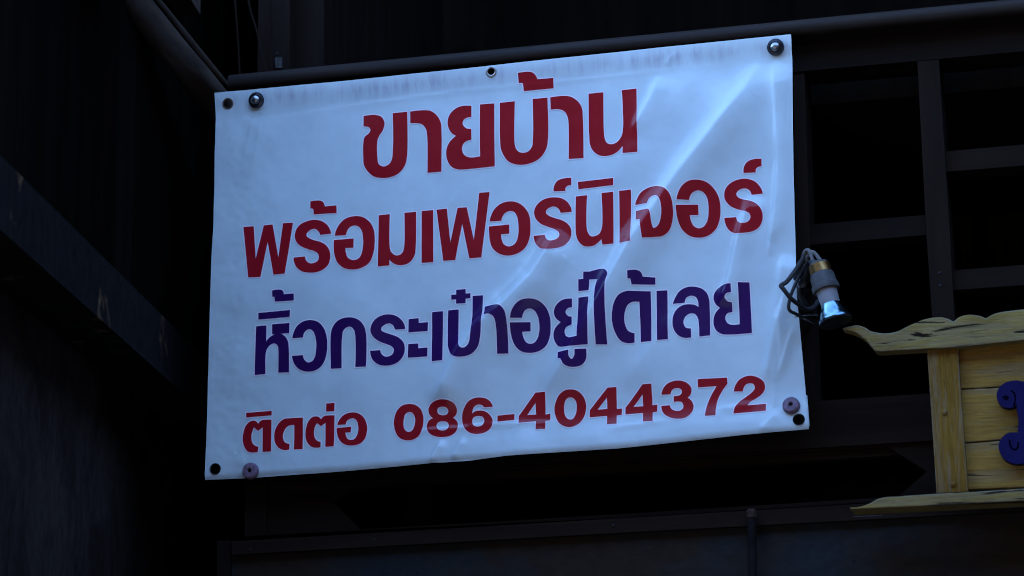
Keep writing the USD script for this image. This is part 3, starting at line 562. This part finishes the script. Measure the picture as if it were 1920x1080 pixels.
G(r_, 1140, 680, "603,362 620,300~ 670,240~ 750,207~ 820,205~ 890,230~ 935,280~ 940,330~ 920,375~ 895,393 940,430~ 965,490~ 955,550~ 910,605~ 850,632~ 760,635~ 680,610~ 620,560~ 600,490 695,480 715,520~ 760,545~ 810,545~ 845,520~ 850,480~ 830,445~ 790,438~ 742,443 742,378 800,370~ 830,345~ 830,310~ 800,290~ 755,290~ 720,315~ 705,357")
G(r_, 1140, 680, "1012,187 1340,170 1345,240 1280,330~ 1235,430~ 1220,520~ 1218,600 1098,607 1110,520~ 1145,410~ 1190,320~ 1225,265 1015,278")
G(r_, 1140, 680, "1418,327 1430,270~ 1475,200~ 1550,158~ 1620,150~ 1700,175~ 1755,220~ 1768,290~ 1740,350~ 1680,400~ 1610,445~ 1573,488 1783,470 1783,550 1420,582 1435,510~ 1480,450~ 1550,395~ 1625,335~ 1655,290~ 1640,245~ 1595,235~ 1555,250~ 1530,285~ 1520,325")
polys = []
for col, rings in GLYPHS:
    w_ = [W(q[:, 0], q[:, 1]) for q in rings]
    polys.append(Polygon(w_[0], w_[1:]).buffer(0))
allp = unary_union(polys)
for (col, _), pg in zip(GLYPHS, polys):
    pr = sheet('letter', pg, .0007, .006, col, banner)
    rim = pg.buffer(.0023, 4).difference(allp.buffer(.00005))
    sheet('print_edge', rim, .0004, .006, 'ink_edge', pr)

# ------------------------------------------------------------------ fixings through the banner
def on_banner(px, py):
    p, n, _, _ = surf(np.array([W(px, py)]), .0006); return p[0], n[0]
for px, py, lab, kind in [(482, 189, 'dark shiny screw with round washer at the banner\'s upper left corner', 'cap'),
                          (1455, 90, 'dark shiny screw with round washer at the banner\'s upper right corner', 'cap'),
                          (472, 884, 'purple rubber washer nailed through the banner\'s lower left corner', 'washer'),
                          (1485, 763, 'purple rubber washer nailed through the banner\'s lower right corner', 'washer')]:
    p, n = on_banner(px, py)
    if kind == 'cap':
        t = thing('screw', lab, 'screw', p, 'screws with washers along the banner top')
        obj('washer', lathe([(.0, 0), (.0165, 0), (.0165, .003), (.0150, .0055), (.011, .0068), (.008, .006), (.0, .006)], p, n), 'cap_dark', t)
        hd = lathe([(0, .0055), (.0085, .0055), (.0085, .0085), (.006, .0112), (.003, .0122), (0, .0124)], p, n)
        obj('screw_head', hd, 'screw_steel', t)
        u = np.cross(n, [0.3, 0, 1.]); u /= np.linalg.norm(u)
        obj('screw_shank', tube([p + n * .005, p - n * .06], .003), 'screw_steel', t)
    else:
        t = thing('washer_nail', lab, 'washer', p, 'purple washers along the banner bottom')
        obj('washer', lathe([(.0042, .002), (.0042, .0095), (.006, .0105), (.0135, .0095), (.0160, .006), (.0165, 0), (.006, -.0002), (.0042, .002)], p, n), 'washer_purple', t)
        obj('nail', lathe([(0, .001), (.0042, .001), (.0040, .0055), (0, .0062)], p, n), 'hole_black', t)

# ------------------------------------------------------------------ spotlight lamp hanging in front of the window
YL = -.13; C5 = lambda a, b: (1400 + a / 1.929, 440 + b / 1.929)
top = at3(*C5(258, 100), YL); bot = at3(*C5(321, 311), YL - .012)
ax = (bot - top) / np.linalg.norm(bot - top); s = np.linalg.norm(bot - top) / 220.
lamp = thing('spotlight_lamp', 'small reflector spotlight on a grey socket hanging from cables beside the banner', 'spotlight', top)
lt = lambda pr: lathe([(r * s, h * s) for r, h in pr], top, ax)
obj('socket_cap', lt([(0, -3), (18, -2), (30, 3), (36, 11), (36, 14)]), 'lamp_grey', lamp)
obj('brass_ring', lt([(36, 12), (37.5, 13), (37.5, 44), (35, 46), (20, 46)]), 'lamp_brass', lamp)
obj('socket_body', lt([(20, 45), (39, 46), (42, 52), (43, 86), (46, 88), (47, 93), (47, 103), (45, 108), (30, 109)]), 'lamp_grey', lamp)
obj('bulb_neck', lt([(28, 108), (36, 109), (35, 120), (33, 152), (31, 160), (20, 161)]), 'lamp_white', lamp)
obj('reflector', lt([(29, 158), (33, 160), (37, 170), (43, 186), (50, 203), (55, 212), (57, 216), (57, 222), (54, 224)]), 'lamp_mirror', lamp)
obj('front_lens', lt([(56.5, 221), (57.5, 223), (56, 227), (40, 230), (0, 231)]), 'lamp_glass', lamp)
def wire(pts, r, y=None):
    return tube(spline([at3(*C5(a, b), y_) for a, b, y_ in pts], 9), r)
U = lambda a, b: ((a / 6 + 50) * 1.929, (b / 6 + 10) * 1.929)       # the 6x enlargement of the lamp -> C5's units
wire6 = lambda pts, r: wire([(*U(a, b), y_) for a, b, y_ in pts], r)
obj('cable', wire6([(460, 285, YL), (445, 235, YL), (425, 170, YL), (400, 118, YL), (365, 120, YL + .004), (348, 155, YL + .01)], .0036), 'cable_white', lamp)
obj('cable', wire6([(535, 262, YL), (520, 220, YL), (480, 165, YL), (440, 135, YL), (405, 150, YL + .006), (375, 200, YL + .012), (372, 250, YL + .016)], .0036), 'cable_white', lamp)
obj('cable_gland', lathe([(0, -.002), (.0052, -.001), (.0058, .006), (.0050, .014), (0, .015)], at3(*C5(*U(452, 240)), YL), ax), 'lamp_grey', lamp)
obj('cable', wire6([(350, 150, YL + .012), (330, 215, YL + .01), (290, 280, YL + .01), (225, 375, YL), (150, 470, YL - .004), (88, 512, YL - .006), (108, 545, YL - .006), (150, 600, YL), (200, 660, YL + .01), (270, 715, YL + .03), (340, 765, YL + .05), (410, 780, YL + .07), (470, 740, YL + .09), (495, 690, 0)], .0043), 'cable_grey', lamp)
obj('cable', wire6([(350, 250, YL + .014), (300, 260, YL + .016), (285, 330, YL + .016), (250, 430, YL + .016), (275, 380, YL + .03), (330, 330, YL + .05), (380, 300, 0)], .0048), 'cable_black', lamp)
obj('cable', wire6([(385, 245, YL + .012), (325, 330, YL + .014), (265, 460, YL + .012), (212, 580, YL + .008), (185, 670, YL + .008), (172, 755, YL + .01), (190, 800, YL + .015), (260, 835, YL + .03), (340, 880, YL + .05), (440, 945, 0)], .0032), 'cable_black', lamp)
obj('cable', wire6([(400, 245, YL + .02), (380, 380, YL + .04), (330, 480, YL + .05), (300, 600, YL + .06), (380, 760, YL + .08), (470, 860, 0)], .0060), 'cable_black', lamp)
obj('tie_wire', wire6([(246, 868, YL + .03), (300, 855, YL + .04), (400, 848, YL + .06), (500, 846, 0)], .0011), 'cable_white', lamp)
obj('tie_wire', wire6([(268, 835, YL + .03), (320, 872, YL + .04), (400, 915, YL + .06), (450, 945, 0)], .0011), 'cable_white', lamp)
kn = lathe([(0, 0), (.010, .001), (.011, .006), (.008, .014), (.0, .016)], at3(*C5(203, 178), -.075), [.1, -1, -.2])
obj('bracket_knob', kn, 'cap_dark', lamp)
obj('bracket_arm', tube([at3(*C5(203, 178), -.075), at3(*C5(240, 190), .0)], .007), 'cable_black', lamp)
obj('bracket_block', slab([C5(192, 100), C5(226, 104), C5(232, 175), C5(190, 170)], -.085, .03), 'black_wood', lamp)

# ------------------------------------------------------------------ carved yellow sign board at the right
YS = -.11
sx, sz = at(*C5(800, 985), YS)
sign = thing('carved_sign', 'yellow carved wooden signboard with peeling paint and purple lettering at the right edge', 'signboard', (sx, YS, sz))
sp = lambda n, m, k, **q: obj(n, m, k, sign, **q)
e1, e2 = 1330, 1560                                       # the board goes on past the right of the picture
up = spline([(346, 339), (372, 332), (400, 328), (428, 336), (452, 350), (500, 357), (545, 350), (590, 328), (645, 306), (695, 299), (725, 304), (748, 315)], 5).tolist()
up += spline([(748, 315), (768, 299), (800, 290), (838, 293), (865, 303)], 5).tolist() + spline([(865, 303), (900, 285), (950, 276), (1010, 270), (1080, 262), (1150, 268), (1200, 285)], 5).tolist() + spline([(1200, 285), (1240, 268), (1290, 262), (1320, 272)], 5).tolist()
up += spline([(1320, 272), (1380, 252), (1450, 255), (1540, 276), (1600, 262)], 5).tolist()
dn = spline([(346, 339), (395, 355), (430, 380), (455, 408), (475, 421), (560, 417)], 5).tolist() + [(770, 405), (1003, 380), (1600, 322)]
sp('top_trim', slab([C5(*q) for q in up] + [C5(*q) for q in dn[::-1][:-1]], YS - .028, .038), 'yellow_trim')
def plank(a0, b0, a1, b1, seed):                          # left x: 760; a: upper edge at x=770 and x=1600; b: lower edge, with a slightly ragged line
    q = np.random.default_rng(seed); xs = np.linspace(762, e2, 30)
    u = [(x, np.interp(x, [770, 1003], [a0, a1]) + (x > 1003) * (x - 1003) * (a1 - a0) / 233 + q.normal(0, .5)) for x in xs]
    l = [(x, np.interp(x, [770, 1003], [b0, b1]) + (x > 1003) * (x - 1003) * (b1 - b0) / 233 + q.normal(0, .5)) for x in xs]
    return slab([C5(*p_) for p_ in u] + [C5(*p_) for p_ in l[::-1]], YS, .022)
sp('plank', plank(407, 557, 381, 543, 1), 'yellow_board')
sp('plank', plank(563, 752, 548, 733, 2), 'yellow_board')
sp('plank', plank(759, 922, 739, 912, 3), 'yellow_board')
sp('post', slab([C5(652, 416), C5(764, 406), C5(768, 470), C5(776, 600), C5(785, 720), C5(801, 930), C5(687, 936), C5(668, 640)], YS - .016, .04), 'yellow_post')
bt = spline([(374, 987), (410, 984), (445, 972), (475, 956), (505, 949)], 5).tolist() + [(600, 943), (690, 937), (802, 931), (1003, 919), (1600, 884), (1600, 925), (1003, 961), (700, 977), (374, 993)]
sp('bottom_trim', slab([C5(*q) for q in bt], YS - .036, .072), 'yellow_trim')
# purple letter at the picture's edge
o = outline("1000,150~ 940,152~ 432,138~ 350,125~ 250,145~ 185,195~ 155,260~ 165,330~ 205,385~ 270,405~ 330,395~ 352,372 362,450~ 375,520~ 366,655 330,652~ 265,660~ 205,710~ 175,780~ 190,860~ 240,930~ 330,970~ 440,965~ 500,930~ 540,860 560,300 600,200~ 800,190~", 1840, 690, 5.4)
o = o[o[:, 0] < 1945]
gr = [LineString([(1840 + a_ / 5.4, 690 + c_ / 5.4) for a_, c_ in q]) for q in ([(306, 232), (330, 250), (345, 290), (342, 340), (330, 380)], [(225, 300), (245, 285), (270, 298), (262, 318), (240, 318)],
      [(285, 735), (292, 790), (318, 822), (350, 828), (374, 795), (372, 760)])]
full = Polygon(o).buffer(0)
topl = full.buffer(-.6).difference(unary_union([q.buffer(1.6) for q in gr]))
def px_prism(pg, yf, dp):
    out = []
    for q in getattr(pg, 'geoms', [pg]):
        out.append(slab(list(q.exterior.coords)[:-1], yf, dp, [list(i.coords)[:-1] for i in q.interiors]))
    return out
sp('letter', px_prism(full, YS - .020, .0198) + px_prism(topl, YS - .030, .0098), 'purple_letter')
for a_, b_2 in ((716, 643), (747, 903)):
    c = at3(*C5(a_, b_2), YS - .016)
    sp('screw', lathe([(0, 0), (.0052, 0), (.0050, .0025), (.002, .004), (0, .0042)], c, [0, -1, 0], 14), 'yellow_post')
br = at3(*C5(1100, 650), YS + .04)
for xx in (.05, .33):
    sp('bracket', bx(br[0] + xx - .02, br[0] + xx + .02, YS + .021, -.001, br[2] - .03, br[2] + .03), 'black_wood')

# ------------------------------------------------------------------ small things on the house
cd = thing('conduit_pipe', 'thin rusty upright pipe over the ledge below the banner', 'pipe', at3(1412, 1320, -.05))
A_, B_ = at3(1409, 958, -.05), at3(1416, 1320, -.05)
obj('pipe', tube(spline([A_, A_ * .7 + B_ * .3, A_ * .4 + B_ * .6, B_], 6), .0085, 14), 'conduit', cd)
obj('pipe_cap', lathe([(0, -.004), (.006, -.0035), (.0095, 0), (.0095, .012), (.0086, .013)], A_ - [0, 0, 0], (B_ - A_) / np.linalg.norm(B_ - A_)), 'conduit_rust', cd)
# leaning pole from the rail end out over the street
E0, E1 = at3(402, 186, .06), at3(259, 10, -.30)
dirp = E1 - E0
pol = thing('leaning_pole', 'thick weathered dark pole rising left from behind the banner\'s upper left corner', 'pole', E0)
pl = spline([E0 - dirp * .12, E0 + dirp * .5 + [0, 0, -.004], E1, E0 + dirp * 1.6], 6)
obj('pole', tube(pl, np.linspace(.034, .026, len(pl)), 20), 'pole_wood', pol)
G0, G1 = at3(434, 172, .03), at3(301, 6, -.34)
gd = G1 - G0
pl = spline([G0 - gd * .04, G0 + gd * .5, G1, G0 + gd * 1.6], 6)
obj('side_rod', tube(pl, np.linspace(.0068, .0048, len(pl)), 12), 'pole_wood', pol)
for pts, lab in [([(436, -120), (441, 0), (446, 70), (450, 150)], 'leftmost thin dark wire hanging down to the left end of the top rail'),
                 ([(455, -120), (466, 0), (482, 60), (500, 140)], 'slanting thin dark wire just left of the gallery post'),
                 ([(500, -120), (503, 0), (507, 70), (510, 150)], 'thin dark wire hanging along the gallery post\'s left side')]:
    q = [at3(a_, c_, .085) for a_, c_ in pts]
    w_ = thing('hanging_wire', lab, 'wire', q[-1], None)
    obj('wire', tube(spline(q, 6), .0022, 8), 'dark_wood_upright', w_)
hg = thing('hinge', 'small metal hinge plate on the gallery post above the top rail', 'hinge', at3(522, 118, .098))
obj('plate', slab([(517, 108), (528, 107), (528, 127), (517, 128)], .094, .006), 'hinge_iron', hg)
obj('pin', tube([at3(517.5, 108, .092), at3(517.8, 127, .092)], .0022), 'hinge_iron', hg)
hp('metal_strip', tube([at3(1600, 969, -.040), at3(1625, 968, -.041), at3(1655, 966.5, -.039)], .0008, 6), 'hinge_iron')
